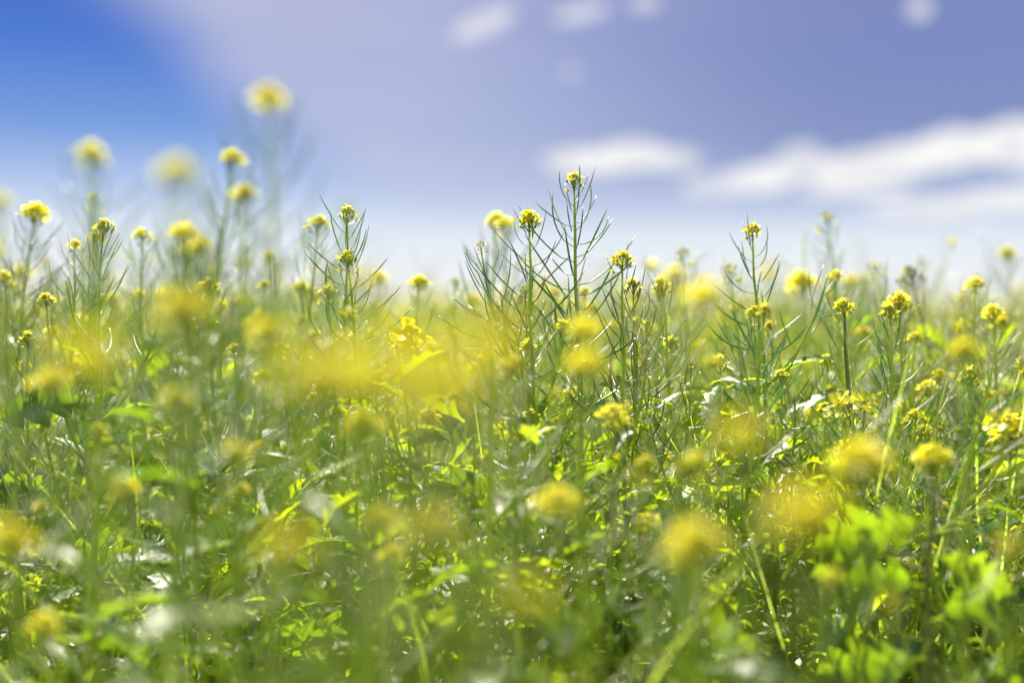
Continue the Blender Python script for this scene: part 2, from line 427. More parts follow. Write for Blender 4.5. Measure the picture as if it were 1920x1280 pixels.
STEMC = {'g': M_STEM, 'b': M_STEM, 'p': M_STEM, 'w': M_STEM}
def build_plant(loc, H, lean=(0, 0), head='spiky', podk='g', pods=1.0, branches=2, leaves=3, hs=1.0, rlen=0.16, thick=1.0,
                joined=False, tall_branch=False, seg=16, flowers=0, big=0, sides=6, ps=1.0):
    """one plant; loc = point on the ground, H = height, lean = sideways offset of the tip from the base"""
    root = bpy.data.objects.new('mustard_plant', None); COL.objects.link(root)
    root.location = loc; root.empty_display_size = 0.02
    tip = Vector((lean[0], lean[1], H - 0.008))
    b = Vector((0, 0, 0))
    w = 0.012
    path = bez(b, Vector((U(-w, w) + lean[0] * .15, U(-w, w), H * .35)), Vector((lean[0] * .72 + U(-w, w) * .6, lean[1] * .7 + U(-w, w), H * .7)), tip, seg)
    for i in range(2, len(path) - 1):
        path[i] += Vector((U(-1, 1), U(-1, 1), 0)) * 0.0012
    sa = Acc()
    n = len(path)
    dark = head == 'brown' or thick > 1.45
    tube(sa, path, [thick * (0.0021 * (1 - i / (n - 1)) ** 0.7 + 0.0006) for i in range(n)], sides)
    stem = new('stem', sa.mesh('stem', [M_PODP if dark else STEMC[podk]]), root)
    ja = Acc() if joined else None
    raceme(path, root, podk, 0.011, rlen, 0.0047 / pods, ps * U(0.9, 1.08), ja, joined == 'low')
    hk = 'brown' if head == 'brown' else head
    def put_head(p, t, kind, sc):
        return new('flower_head', random.choice(HEADS[kind]), root, frame(p, t, U(0, 6)) @ Matrix.Diagonal((sc, sc, sc, 1)))
    p, t = along(path, 0.0)
    hd = put_head(p + t * 0.004, t, hk, hs * 0.86) if head != 'none' else None
    for k in range(flowers):                      # fully open four-petalled flowers
        th = U(0, 6.28); tl = U(0.5, 1.2)
        d = Vector((math.sin(tl) * math.cos(th), math.sin(tl) * math.sin(th), math.cos(tl)))
        fo = new('flower', PISTIL, root, frame(p + d * 0.012, d + Vector((0, -0.35, 0))))
        for q in range(4):
            new('petal', PETAL_M, fo, Matrix.Translation((0, 0, 0.002)) @ Matrix.Rotation(q * math.pi / 2 + U(-.2, .2), 4, 'Z') @ Matrix.Rotation(U(-.3, .25), 4, 'Y'))
    th = U(0, 6.28)
    for k in range(branches):
        s0 = rlen + 0.02 + k * U(0.03, 0.055) if not tall_branch else rlen * 0.7 + k * 0.035
        if s0 > H * 0.8: break
        p, t = along(path, s0)
        th += 2.4 + U(-.5, .5)
        out = Vector((math.cos(th), math.sin(th), 0))
        L = U(0.45, 0.8) * s0
        L = min(L, 0.24)
        bp = bez(p, p + out * L * .28 + t * L * .22, p + out * L * .42 + Vector((0, 0, L * .55)), p + out * L * U(.40, .55) + Vector((0, 0, L * .98)), 9)
        ba = Acc(); tube(ba, bp, [thick * (0.0011 * (1 - i / 9) + 0.00055) for i in range(10)], 5)
        new('side_branch', ba.mesh('side_branch', [STEMC[podk]]), root)
        raceme(bp, root, podk, 0.014, L * 0.6, 0.0060 / pods, U(0.75, 0.95), ja, joined == 'low')
        p2, t2 = along(bp, 0)
        if not (head == 'none' or (tall_branch and k < 2)):
            put_head(p2 + t2 * 0.003, t2, 'small' if U(0, 1) < .45 else ('brown' if head == 'brown' else random.choice(['spiky', 'round'])), U(0.5, 0.8) * hs)
        # a narrow leaf in the fork
        new('leaf', random.choice(LANCE), root, frame(p, Vector((0, 0, 1)), th) @ Matrix.Rotation(U(-.9, -.3), 4, 'Y') @ Matrix.Diagonal((1, 1, 1, 1)))
    for k in range(leaves):
        s0 = U(0.45, 0.92) * H if k > 1 else U(0.35, 0.5) * H
        p, t = along(path, s0); th += 2.4 + U(-.4, .4)
        sc = U(0.6, 1.05)
        new('leaf', random.choice(LOBED), root, frame(p, Vector((0, 0, 1)), th) @ Matrix.Rotation(U(-.8, -.05), 4, 'Y') @ Matrix.Rotation(U(-.4, .4), 4, 'X') @ Matrix.Diagonal((sc, sc, sc, 1)))
    for k in range(big):
        s0 = 0.03 + k * 0.02
        p, t = along(path, s0); th += 2.1
        new('leaf', random.choice(LOBED), root, face_leaf(p, k, U(0.55, 0.9)))
    if joined and ja.v:
        o = new('seed_pod_spray', ja.mesh('seed_pod_spray', [{'g': M_POD, 'b': M_PODB, 'p': M_PODP, 'w': M_DRY}[podk]]), root)
        o['kind'] = 'stuff'
    return root

def face_leaf(p, k, sc):
    a = (0.25 if k % 2 else math.pi - 0.25) + U(-.75, .45) * (1 if k % 2 else -1)
    X = Vector((math.cos(a), U(-.35, .1), math.sin(a))).normalized()
    Z = Vector((U(-.3, .3), -1, U(.1, .5))); Y = Z.cross(X).normalized(); Z = X.cross(Y)
    return Matrix.Translation(p) @ Matrix((X, Y, Z)).transposed().to_4x4() @ Matrix.Diagonal((sc, sc, sc, 1))

def tag(o, label, group=None, cat='wildflower'):
    o['label'] = label; o['category'] = cat
    if group: o['group'] = group

def hero(px, py, D, label, slope=0.0, **kw):
    top = P(px, py, D)
    H = top.z
    base = Vector((top.x + slope * H, top.y + U(-.02, .02), 0))
    o = build_plant(base, H, lean=(top.x - base.x, top.y - base.y), **kw)
    tag(o, label, 'tall flowering plants rising above the meadow' if py < 600 else 'flowering plants within the meadow')
    return o

# ------------------------------------------------------------------ ground
def grid_ground():
    a = Acc()
    xs = [-900, -300, -80, -20, -6, -2, 0, 2, 6, 20, 80, 300, 900]; ys = [-900, -200, -40, -8, -2, 0, 1, 2, 4, 8, 20, 60, 200, 600, 1600]
    for y in ys:
        for x in xs: a.v.append((x, y, -0.004 + 0.004 * math.sin(x * 3.1) * math.cos(y * 2.3) if abs(x) < 10 and abs(y) < 10 else -0.004))
    n = len(xs)
    for j in range(len(ys) - 1):
        for i in range(n - 1): a.f.append((j * n + i, j * n + i + 1, (j + 1) * n + i + 1, (j + 1) * n + i)); a.mi.append(0)
    m = bpy.data.materials.new('soil_and_moss'); m.use_nodes = True
    nt = m.node_tree; q = G(nt.nodes, nt.links); pb = nt.nodes['Principled BSDF']
    co = nt.nodes.new('ShaderNodeTexCoord')
    f = q.noise(co.outputs['Object'], 14, 6, 0.6)
    c = q.mix(q.smooth(f, 0.4, 0.62), (0.045, 0.035, 0.02, 1), (0.05, 0.085, 0.02, 1))
    nt.links.new(c, pb.inputs['Base Color']); pb.inputs['Roughness'].default_value = 0.9
    o = new('ground', a.mesh('ground', [m])); o['kind'] = 'structure'
grid_ground()

# ------------------------------------------------------------------ bulk geometry
def rotm(yaw, pitch, roll):
    cy, sy, cp, sp, cr_, sr = np.cos(yaw), np.sin(yaw), np.cos(pitch), np.sin(pitch), np.cos(roll), np.sin(roll)
    Rm = np.empty((len(yaw), 3, 3))
    Rm[:, 0, 0] = cy * cp; Rm[:, 0, 1] = -sy * cr_ + cy * sp * sr; Rm[:, 0, 2] = sy * sr + cy * sp * cr_
    Rm[:, 1, 0] = sy * cp; Rm[:, 1, 1] = cy * cr_ + sy * sp * sr; Rm[:, 1, 2] = -cy * sr + sy * sp * cr_
    Rm[:, 2, 0] = -sp; Rm[:, 2, 1] = cp * sr; Rm[:, 2, 2] = cp * cr_
    return Rm
class Bulk:
    def __init__(s): s.V, s.L, s.T, s.MI, s.R, s.n = [], [], [], [], [], 0
    def put(s, acc, pos, Rm, sc, mi_map=None):
        v = np.array([tuple(p) for p in acc.v]); n = len(pos)
        if n == 0: return
        W_ = np.einsum('nij,vj->nvi', Rm, v) * sc[:, None, None] + pos[:, None, :]
        tot = np.array([len(f) for f in acc.f]); lp = np.array([i for f in acc.f for i in f])
        offs = s.n + np.arange(n) * len(v)
        s.V.append(W_.reshape(-1, 3)); s.L.append((lp[None, :] + offs[:, None]).ravel()); s.T.append(np.tile(tot, n))
        s.MI.append(np.tile(np.array(acc.mi), n)); s.R.append(np.repeat(rng.random(n), len(v))); s.n += n * len(v)
    def build(s, name, mats):
        V = np.concatenate(s.V); L = np.concatenate(s.L); T = np.concatenate(s.T); MI = np.concatenate(s.MI); Rn = np.concatenate(s.R)
        me = bpy.data.meshes.new(name)
        me.vertices.add(len(V)); me.vertices.foreach_set('co', V.ravel().astype(np.float32))
        me.loops.add(len(L)); me.loops.foreach_set('vertex_index', L.astype(np.int32))
        me.polygons.add(len(T)); st = np.concatenate([[0], np.cumsum(T)[:-1]])
        me.polygons.foreach_set('loop_start', st.astype(np.int32))
        me.polygons.foreach_set('material_index', MI.astype(np.int32))
        me.polygons.foreach_set('use_smooth', np.ones(len(T), bool))
        for m in mats: me.materials.append(m)
        at = me.attributes.new('rnd', 'FLOAT', 'POINT'); at.data.foreach_set('value', Rn.astype(np.float32))
        me.update(calc_edges=True); me.validate()
        o = new(name, me); o['kind'] = 'stuff'
        print(name, 'tris', int((T - 2).sum()))
        return o

def wedge(n, y0, y1, half=0.40, pad=0.25, power=1.0):
    """random points on the ground in the part of the field in front of the camera"""
    out = []
    while len(out) < n:
        u = rng.random(4 * n); y = y0 + (y1 - y0) * u ** power
        x = (rng.random(4 * n) * 2 - 1) * (half * y1 + pad)
        ok = np.abs(x) < half * np.maximum(y, 0) + pad
        out += list(zip(x[ok], y[ok]))
    return np.array(out[:n])

# leafy undergrowth: thousands of lobed and narrow leaves on short stalks, nobody could count them
CV = [leaf_acc(0.058, 0.022, 4, 14, 0.9, 0.25, 0.72, 0.3, 1, 40), leaf_acc(0.050, 0.019, 3, 10, 0.5, 0.35, 0.6, -0.3, 1, 41),
      leaf_acc(0.036, 0.015, 3, 9, 1.3, 0.2, 0.5, 0.2, 1, 42), leaf_acc(0.066, 0.026, 5, 16, 0.8, 0.3, 0.78, 0.0, 1, 43),
      leaf_acc(0.024, 0.010, 0, 6, 0.7, 0.3, 0, 0.4, 1, 44), leaf_acc(0.048, 0.007, 0, 6, 0.9, 0.5, 0, 0.9, 1, 45),
      leaf_acc(0.060, 0.006, 0, 7, 1.4, 0.5, 0, 0.6, 1, 46)]
def blob_height(x, y):
    return 0.17 + 0.15 * np.clip((y - 0.72) / 0.2, 0, 1) + 0.05 * np.sin(x * 9.0 + 1.3) * np.cos(y * 7.0) + 0.035 * np.sin(x * 21 + y * 17) 
B = Bulk()
def cover(n, y0, y1, sc0, sc1, power, zlo=0.12):
    pts = wedge(n, y0, y1, power=power)
    k = rng.integers(0, len(CV), n)
    top = blob_height(pts[:, 0], pts[:, 1])
    z = top * (zlo + (1.22 - zlo) * rng.random(n) ** 0.85)
    yaw = rng.random(n) * 6.283; pitch = -(rng.random(n) * 1.3 - 0.25); roll = rng.normal(0, .5, n)
    Rm = rotm(yaw, pitch, roll); sc = sc0 + (sc1 - sc0) * rng.random(n)
    for i in range(len(CV)):
        m_ = k == i
        B.put(CV[i], np.column_stack([pts[m_], z[m_]]), Rm[m_], sc[m_])
cover(46000, 0.42, 2.6, 0.45, 1.1, 0.75)
cover(12000, 2.4, 8.0, 1.0, 2.0, 0.7, 0.4)
B.build('leafy_undergrowth', [M_LEAFC])

# grass blades and loose thin stalks between the leaves
B = Bulk()
def blade(L, w, bend, segs=6):
    a = Acc(); vs = []; fs = []
    for i in range(segs + 1):
        t = i / segs; hw = w * 0.5 * (1 - t ** 2.2) + 0.0001
        x = L * math.sin(bend * t) / bend; z = L * (1 - math.cos(bend * t)) / bend
        vs += [(L * (1 - math.cos(bend * t)) / bend, -hw, x), (L * (1 - math.cos(bend * t)) / bend, hw, x)]
    for i in range(segs): fs.append((2 * i, 2 * i + 1, 2 * i + 3, 2 * i + 2))
    a.add(vs, fs); return a
BL = [blade(0.30, 0.0032, 0.6), blade(0.36, 0.0026, 1.0), blade(0.24, 0.0040, 1.3), blade(0.40, 0.0022, 0.4)]
def grass(n, y0, y1, power, s0, s1, lean):
    pts = wedge(n, y0, y1, power=power); k = rng.integers(0, 4, n)
    Rm = rotm(rng.random(n) * 6.283, rng.normal(0, lean, n), rng.normal(0, lean, n)); sc = s0 + (s1 - s0) * rng.random(n)
    for i in range(4):
        m_ = k == i; B.put(BL[i], np.column_stack([pts[m_], np.zeros(m_.sum())]), Rm[m_], sc[m_])
grass(6500, 0.8, 3.0, 0.7, 0.7, 1.2, 0.16)
grass(7000, 0.8, 3.0, 0.7, 0.9, 1.35, 0.5)
grass(70, 0.35, 0.8, 0.7, 0.9, 1.3, 0.45)
grass(8000, 3.0, 12.0, 0.7, 0.9, 1.4, 0.2)
B.build('grass', [M_GRASS])

# tangle of thin side twigs, pods and tiny flowers filling the space between the plants
B = Bulk()
def twig(seed):
    a = Acc(); L = U(.12, .20)
    p = bez(Vector((0, 0, 0)), Vector((U(.01, .04), 0, L * .3)), Vector((U(.03, .07), 0, L * .6)), Vector((U(.03, .08), 0, L)), 6)
    tube(a, p, [0.0010, 0.0009, 0.0008, 0.0008, 0.0007, 0.0006, 0.0005], 4, 0)
    s_ = 0.012
    while s_ < L * 0.8:
        q, t = along(p, s_); sc = U(.65, 1.05)
        a.merge(POD_LOW[random.randrange(10)], frame(q, t, U(0, 6.28)) @ Matrix.Rotation(U(-.3, .4), 4, 'Y') @ Matrix.Diagonal((sc, sc, sc, 1)), 0 if U(0, 1) < .8 else 2)
        s_ += U(.008, .018)
    if seed % 3:
        for k in range(9):
            M = frame(p[-1] + Vector((U(-1, 1), U(-1, 1), U(-.5, 1))) * 0.005, Vector((U(-1, 1), U(-1, 1), 1.2)), U(0, 6))
            bud(a, M, 0.004, 0.0011, 1, 4)
            petal(a, M @ Matrix.Translation((0, 0, .002)), 0.005, 0.003, 1, .5)
    if seed % 3 == 1 or seed == 5: a.mi = [2 if m == 0 else m for m in a.mi]
    return a
TW = [twig(i) for i in range(8)]
def twigs(n, y0, y1, z0, z1, lean):
    pts = wedge(n, y0, y1, power=0.7); k = rng.integers(0, len(TW), n)
    z = z0 + (z1 - z0) * rng.random(n)
    Rm = rotm(rng.random(n) * 6.283, rng.normal(0, lean, n), rng.normal(0, lean, n)); sc = 0.8 + 0.4 * rng.random(n)
    for i in range(len(TW)):
        m_ = k == i; B.put(TW[i], np.column_stack([pts[m_], z[m_]]), Rm[m_], sc[m_])
twigs(2300, 0.86, 2.6, 0.18, 0.345, 0.5)
twigs(1900, 1.3, 4.2, 0.28, 0.41, 0.35)
B.build('tangled_twigs', [M_STEMC, M_PETALC, M_DRYC])

# far meadow: the plants beyond the ones that can be told apart
def far_plant(H, low):
    a = Acc()
    path = bez(Vector((0, 0, 0)), Vector((U(-.02, .02), U(-.02, .02), H * .4)), Vector((U(-.02, .02), 0, H * .7)), Vector((U(-.03, .03), U(-.03, .03), H)), 4)
    tube(a, path, [0.0022, 0.0018, 0.0015, 0.001, 0.0008], 3, 0)
    def sp(path, n, L0):
        for i in range(n):
            p, t = along(path, 0.02 + L0 * i / n); th = U(0, 6.28)
            M = frame(p, t, th); a.merge(POD_LOW[random.randrange(10)], M, 0)
    def fh(p, s_):
        for i in range(5 if low else 9):
            q = p + Vector((U(-1, 1), U(-1, 1), U(-.9, .5))) * s_
            d = Vector((U(-1, 1), U(-1, 1), U(0, 1))).normalized() * s_ * 0.45; e = Vector((U(-1, 1), U(-1, 1), U(-1, 1))).normalized() * s_ * 0.4
            a.add([q - d, q - e, q + d, q + e], [(0, 1, 2, 3)], 1)
    sp(path, 7 if low else 12, 0.14); fh(path[-1], 0.010 if not low else 0.013)
    for k in range(3):
        p, t = along(path, U(0.12, 0.24)); th = U(0, 6.28); o = Vector((math.cos(th), math.sin(th), 0)); L = U(.08, .16)
        bp = bez(p, p + o * L * .3 + t * L * .2, p + o * L * .4 + t * L * .6, p + o * L * .45 + Vector((0, 0, L)), 3)
        tube(a, bp, [0.0011, 0.001, 0.0008, 0.0007], 3, 0); sp(bp, 2 if low else 5, L * .5); fh(bp[-1], 0.008 if not low else 0.012)
    return a
FP = [far_plant(0.5, False) for _ in range(4)]; FPL = [far_plant(0.5, True) for _ in range(4)]
B = Bulk()
def far(n, y0, y1, protos, power, s0, s1, half=0.40):
    pts = wedge(n, y0, y1, half=half, pad=0.3, power=power); k = rng.integers(0, 4, n)
    Rm = rotm(rng.random(n) * 6.283, rng.normal(0, .07, n), rng.normal(0, .07, n)); sc = s0 + (s1 - s0) * rng.random(n)
    for i in range(4):
        m_ = k == i; B.put(protos[i], np.column_stack([pts[m_], np.zeros(m_.sum())]), Rm[m_], sc[m_])
far(1100, 2.7, 7.0, FP, 0.75, 0.85, 1.14)
far(2600, 6.5, 40.0, FPL, 0.7, 0.85, 1.25)
far(1500, 35.0, 160.0, FPL, 0.9, 1.0, 1.5)
B.build('far_meadow', [M_STEMC, M_PETALC])

# ------------------------------------------------------------------ individually placed plants
HERO = [
 # px, py, D, slope, label, kwargs
 (1076, 326, 1.00, 0.035, 'tallest sharp mustard plant right of centre with bare blue-green pods in a wide spray', dict(head='spiky', podk='b', pods=1.15, branches=2, rlen=0.17, hs=0.85, thick=1.1, ps=1.15)),
 (992, 400, 0.99, 0.03, 'sharp mustard plant with brownish pods close left of the tallest one', dict(head='round', podk='p', pods=1.0, branches=3, rlen=0.15, tall_branch=True)),
 (651, 390, 1.00, 0.0, 'upright sharp mustard plant standing alone left of centre against pale sky', dict(head='spiky', podk='b', pods=0.9, branches=2, rlen=0.16)),
 (653, 475, 0.98, 0.07, 'shorter leaning mustard plant whose head overlaps the stem of the upright one', dict(head='spiky', podk='g', pods=1.1, branches=2, rlen=0.14)),
 (193, 415, 0.98, -0.03, 'sharp mustard plant at far left with compact spiky yellow head and wide pods', dict(head='spiky', podk='g', pods=0.9, branches=3, rlen=0.14, tall_branch=True)),
 (595, 407, 1.14, -0.11, 'slightly blurred leaning mustard plant with orange-yellow head beside the upright one', dict(head='round', podk='g', branches=2)),
 (1167, 475, 0.97, 0.02, 'mustard plant with one dense round yellow ball right of the tallest plant', dict(head='round', podk='p', pods=0.5, branches=2, hs=0.9)),
 (1187, 526, 1.01, 0.03, 'low sharp mustard plant with loose spiky head below the round yellow ball', dict(head='spiky', podk='p', pods=1.0, branches=2, leaves=4)),
 (1242, 522, 1.05, 0.10, 'pale leaning mustard plant with whitish pods right of the spiky head', dict(head='spiky', podk='w', pods=1.0, branches=2)),
 (1411, 420, 1.04, 0.05, 'slender sharp mustard plant with thin blue-green pods right of centre under cloud', dict(head='round', podk='b', pods=0.85, branches=3, rlen=0.16, hs=0.75, tall_branch=True)),
 (1552, 397, 1.30, 0.06, 'tall soft-edged mustard plant with tiny head under the broad white cloud', dict(head='small', podk='b', branches=2, pods=0.9, hs=1.2, tall_branch=True)),
 (1567, 507, 1.14, 0.05, 'mustard plant with small yellow head just above the round sharp one at right', dict(head='round', podk='g', branches=2, hs=0.7)),
 (1583, 562, 1.00, 0.10, 'sharp mustard plant with thick dark leaning stem and white-lit pods at right', dict(head='round', podk='g', pods=0.8, branches=3, thick=1.5, hs=0.8)),
 (1686, 553, 1.08, 0.06, 'mustard plant with rounded bright yellow head beside the withered brown head', dict(head='round', podk='g', branches=2)),
 (1668, 573, 1.02, 0.06, 'mustard plant with narrow spiky head in front of the rounded bright one', dict(head='spiky', podk='b', pods=1.1, branches=3)),
 (1708, 503, 1.24, 0.22, 'withered mustard plant with brown drooping heads on a leaning stem', dict(head='brown', podk='p', branches=4, hs=1.35, pods=0.6, tall_branch=True)),
 (1863, 576, 1.10, 0.04, 'mustard plant with yellow head near the right edge at meadow height', dict(head='round', podk='g', branches=2)),
 (1890, 466, 1.45, 0.08, 'faint blurred mustard plant near right edge standing above the others', dict(head='round', podk='p', branches=3)),
 (1832, 513, 1.40, 0.03, 'small blurred mustard plant left of the tall one near right edge', dict(head='small', podk='g', branches=2)),
 (1818, 692, 1.00, 0.03, 'sharp low mustard plant with bristly yellow head below the right-edge plants', dict(head='spiky', podk='g', pods=1.2, branches=2, hs=1.05)),
 (1897, 800, 0.92, 0.02, 'mustard plant with large open yellow petals at the right edge', dict(head='open', podk='g', branches=1, flowers=3, hs=1.1)),
 (785, 520, 1.16, 0.0, 'small mustard plant with spread yellow head in the central sky gap', dict(head='open', podk='g', branches=0, hs=0.75, pods=0.3)),
 (853, 519, 1.22, 0.0, 'thin mustard plant with tiny head in the gap left of centre', dict(head='small', podk='g', branches=1, pods=0.6)),
 (930, 400, 0.84, 0.0, 'blurred mustard plant with doubled yellow head left of the purple-podded one', dict(head='round', podk='b', branches=2, hs=1.0, pods=0.8)),
 (945, 405, 0.82, 0.01, 'olive twin head right of the doubled yellow head, blurred', dict(head='round', podk='g', branches=1, hs=0.9, pods=0.5)),
 (63, 390, 1.18, -0.10, 'soft mustard plant with clumped heads near the left edge above grass', dict(head='open', podk='p', branches=3, hs=1.1, tall_branch=True)),
 (139, 448, 1.08, -0.03, 'small mustard head between the left-edge clump and the spiky far-left plant', dict(head='round', podk='g', branches=1, hs=0.6)),
 (175, 363, 1.30, 0.0, 'small pale mustard head right under the blurred ball at upper left', dict(head='small', podk='b', branches=1, hs=1.1, pods=0.6)),
 (267, 430, 1.18, -0.02, 'soft mustard plant right of the spiky far-left one', dict(head='round', podk='g', branches=2, hs=0.9)),
 (435, 282, 0.78, -0.12, 'tall leaning mustard plant at upper left with pale spotted head', dict(head='open', podk='b', branches=2, hs=0.8, tall_branch=True)),
 (457, 348, 0.72, -0.04, 'blurred drooping mustard head just below the pale spotted head', dict(head='open', podk='g', branches=1, hs=0.8, pods=0.7)),
 (171, 270, 0.64, 0.0, 'big blurred yellow ball of flowers at upper left against blue sky', dict(head='round', podk='b', branches=2, hs=1.05, pods=0.9, rlen=0.13)),
 (331, 302, 0.50, 0.0, 'strongly blurred yellow ball of flowers between the two tall ones at left', dict(head='open', podk='b', branches=1, hs=0.85, pods=0.6)),
 (504, 165, 0.60, 0.0, 'highest blurred mustard head in the sky at upper left', dict(head='open', podk='b', branches=2, hs=0.9, pods=1.0, rlen=0.15)),
 (0, 358, 0.60, 0.0, 'blurred mustard head cut by the left edge of the view', dict(head='round', podk='b', branches=0, hs=0.75, pods=0.7)),
 (345, 425, 0.76, 0.02, 'blurred greenish yellow double cluster low between left plants and centre', dict(head='open', podk='g', branches=2, hs=1.0, tall_branch=True)),
 (375, 445, 0.74, 0.02, 'blurred olive cluster leaning on the greenish double cluster', dict(head='round', podk='g', branches=1, hs=1.0)),
 (1265, 500, 0.70, 0.0, 'blurred mustard head with warm yellow blob right of centre skyline', dict(head='round', podk='g', branches=1, hs=0.9, pods=0.6)),
 (1322, 540, 0.58, 0.0, 'large blurred golden flower blob right of the skyline centre', dict(head='open', podk='g', branches=1, hs=0.9, pods=0.5)),
 (1280, 464, 1.22, 0.02, 'little green-yellow mustard head above the blurred golden blob', dict(head='small', podk='g', branches=1, pods=0.5, hs=1.1)),
 (1370, 494, 1.16, 0.10, 'tiny mustard head just left of the slender blue-green plant', dict(head='small', podk='g', branches=1, hs=1.0)),
 (690, 505, 0.52, 0.0, 'soft blurred yellow smudge of flowers right of the upright sharp plant', dict(head='open', podk='g', branches=0, hs=0.6, pods=0.3)),
 (760, 632, 1.00, 0.03, 'low mustard plant with fully opened pale petals in the central yellow patch', dict(head='open', podk='g', branches=1, flowers=4, hs=0.7, pods=0.6)),
 (705, 700, 0.98, 0.05, 'low mustard plant with brush-like buds under the opened pale petals', dict(head='spiky', podk='g', branches=2, hs=1.2)),
 (805, 768, 1.01, -0.03, 'low mustard plant with small yellow head and curled white-lit pods', dict(head='round', podk='w', branches=2, hs=0.8)),
 (990, 636, 1.00, 0.02, 'leafy mustard plant with flat yellow head below the purple-podded one', dict(head='spiky', podk='g', branches=2, leaves=6, hs=0.8)),
 (1075, 728, 1.06, 0.0, 'small feathery mustard head low in the centre right', dict(head='spiky', podk='g', branches=2, hs=0.9)),
 (1150, 768, 0.86, 0.0, 'blurred bushy mustard head above the bright leaves near centre', dict(head='open', podk='g', branches=1, hs=0.8)),
 (1350, 668, 1.03, 0.02, 'small mustard head in the pale blur left of the slender plant stem', dict(head='spiky', podk='g', branches=2, hs=0.9)),
 (1597, 765, 0.97, 0.02, 'mustard plant with distinct four-petalled flowers beside the thick dark stem', dict(head='small', podk='g', branches=1, flowers=5, hs=0.8)),
 (52, 622, 1.02, 0.0, 'sharp feathery mustard head low at the left edge among leaves', dict(head='spiky', podk='w', branches=2, hs=0.8, leaves=5)),
 (8, 512, 1.12, 0.0, 'mustard head at skyline height on the left edge', dict(head='round', podk='g', branches=2, hs=0.9)),
 (495, 524, 1.16, 0.0, 'small mustard plant poking above the grass left of the leaning one', dict(head='round', podk='g', branches=2, hs=0.6)),
 (566, 530, 1.24, 0.0, 'soft mustard head low behind the leaning plant stem', dict(head='round', podk='g', branches=1, hs=0.9)),
 (260, 545, 1.24, 0.0, 'soft mustard head among white-lit grass at left', dict(head='round', podk='g', branches=2, hs=0.8)),
 (1505, 520, 1.35, 0.0, 'wide soft yellow mustard head right of the slender plant', dict(head='open', podk='g', branches=3, hs=1.3)),
 (975, 808, 1.0, 0.0, 'small mustard head low beside the dark folded leaf', dict(head='spiky', podk='g', branches=2, hs=0.9)),
 (18, 780, 1.05, 0.0, 'orange-tinted small mustard head low on the left edge', dict(head='round', podk='g', branches=2, hs=0.6)),
 (1550, 666, 1.05, 0.0, 'sharp small mustard head left of the thick dark stem', dict(head='spiky', podk='g', branches=2, hs=0.8)),
 (1465, 692, 1.0, 0.0, 'small mustard head beside a bright curled leaf right of centre', dict(head='spiky', podk='g', branches=1, hs=0.8, leaves=5, big=2)),
 (1735, 800, 1.0, 0.02, 'fine mustard head behind the blurred yellow ball at lower right', dict(head='spiky', podk='g', branches=2, hs=0.8)),
 # foreground, out of focus
 (340, 560, 0.50, 0.0, 'blurred bright yellow foreground bloom at left on the skyline', dict(head='open', podk='g', branches=1, hs=1.0)),
 (165, 640, 0.34, 0.0, 'very blurred golden foreground bloom at left below the skyline', dict(head='open', podk='g', branches=1, hs=0.85)),
 (500, 606, 0.58, 0.0, 'blurred yellow foreground bloom halfway between left edge and centre', dict(head='open', podk='g', branches=1, hs=0.9)),
 (640, 680, 0.40, 0.0, 'very blurred yellow foreground bloom left of the centre patch', dict(head='open', podk='g', branches=2, hs=1.0)),
 (735, 640, 0.30, 0.0, 'formless yellow foreground bloom in the middle of the yellow patch', dict(head='open', podk='g', branches=2, hs=0.9)),
 (860, 660, 0.28, 0.0, 'formless yellow foreground bloom at the right of the yellow patch', dict(head='open', podk='g', branches=2, hs=0.85)),
 (590, 660, 0.32, 0.0, 'formless yellow foreground bloom at the left end of the yellow patch', dict(head='open', podk='g', branches=1, hs=0.9)),
 (930, 600, 0.34, 0.0, 'faint yellow foreground bloom veiling the stems at centre', dict(head='open', podk='g', branches=0, hs=0.7)),
 (800, 720, 0.33, 0.0, 'formless foreground bloom at the foot of the yellow patch', dict(head='open', podk='g', branches=1, hs=0.8)),
 (1096, 602, 0.62, 0.0, 'blurred yellow foreground bloom in front of the tallest plant stem', dict(head='open', podk='g', branches=0, hs=0.8, pods=0.5)),
 (1100, 665, 0.56, 0.0, 'blurred amber foreground bloom under the one at the tallest stem', dict(head='open', podk='g', branches=1, hs=0.8)),
 (330, 728, 0.62, 0.0, 'dull yellow blurred bloom below the skyline at left', dict(head='round', podk='g', branches=1, hs=0.8)),
 (92, 700, 0.66, 0.0, 'blurred yellow bloom near the left edge under the golden one', dict(head='open', podk='g', branches=1, hs=0.9)),
 (445, 828, 0.64, 0.0, 'small blurred orange-yellow bloom in the left half', dict(head='round', podk='g', branches=1, hs=0.8)),
 (235, 900, 0.72, 0.0, 'round blurred bloom low at left above dark leaves', dict(head='round', podk='g', branches=0, hs=0.9)),
 (715, 958, 0.60, 0.0, 'blurred golden bloom low left of centre', dict(head='open', podk='g', branches=0, hs=0.8)),
 (810, 968, 0.46, 0.0, 'pale blurred bloom low just left of centre', dict(head='open', podk='g', branches=1, hs=0.9)),
 (540, 995, 0.38, 0.0, 'very faint yellow-green bloom low in the left half', dict(head='open', podk='g', branches=0, hs=0.7)),
 (1045, 925, 0.66, 0.0, 'paired blurred bloom low near the centre', dict(head='open', podk='g', branches=1, hs=1.0)),
 (1213, 965, 0.84, 0.0, 'small crisp-edged bloom low right of centre', dict(head='round', podk='g', branches=0, hs=0.8)),
 (1300, 995, 0.50, 0.0, 'large blurred golden bloom low right of centre', dict(head='open', podk='g', branches=0, hs=1.0)),
 (1510, 930, 0.36, 0.0, 'largest blurred golden bloom in the lower right', dict(head='open', podk='g', branches=1, hs=1.0)),
 (1612, 845, 0.58, 0.0, 'blurred yellow bloom in front of the thick dark stem', dict(head='open', podk='g', branches=1, hs=1.1)),
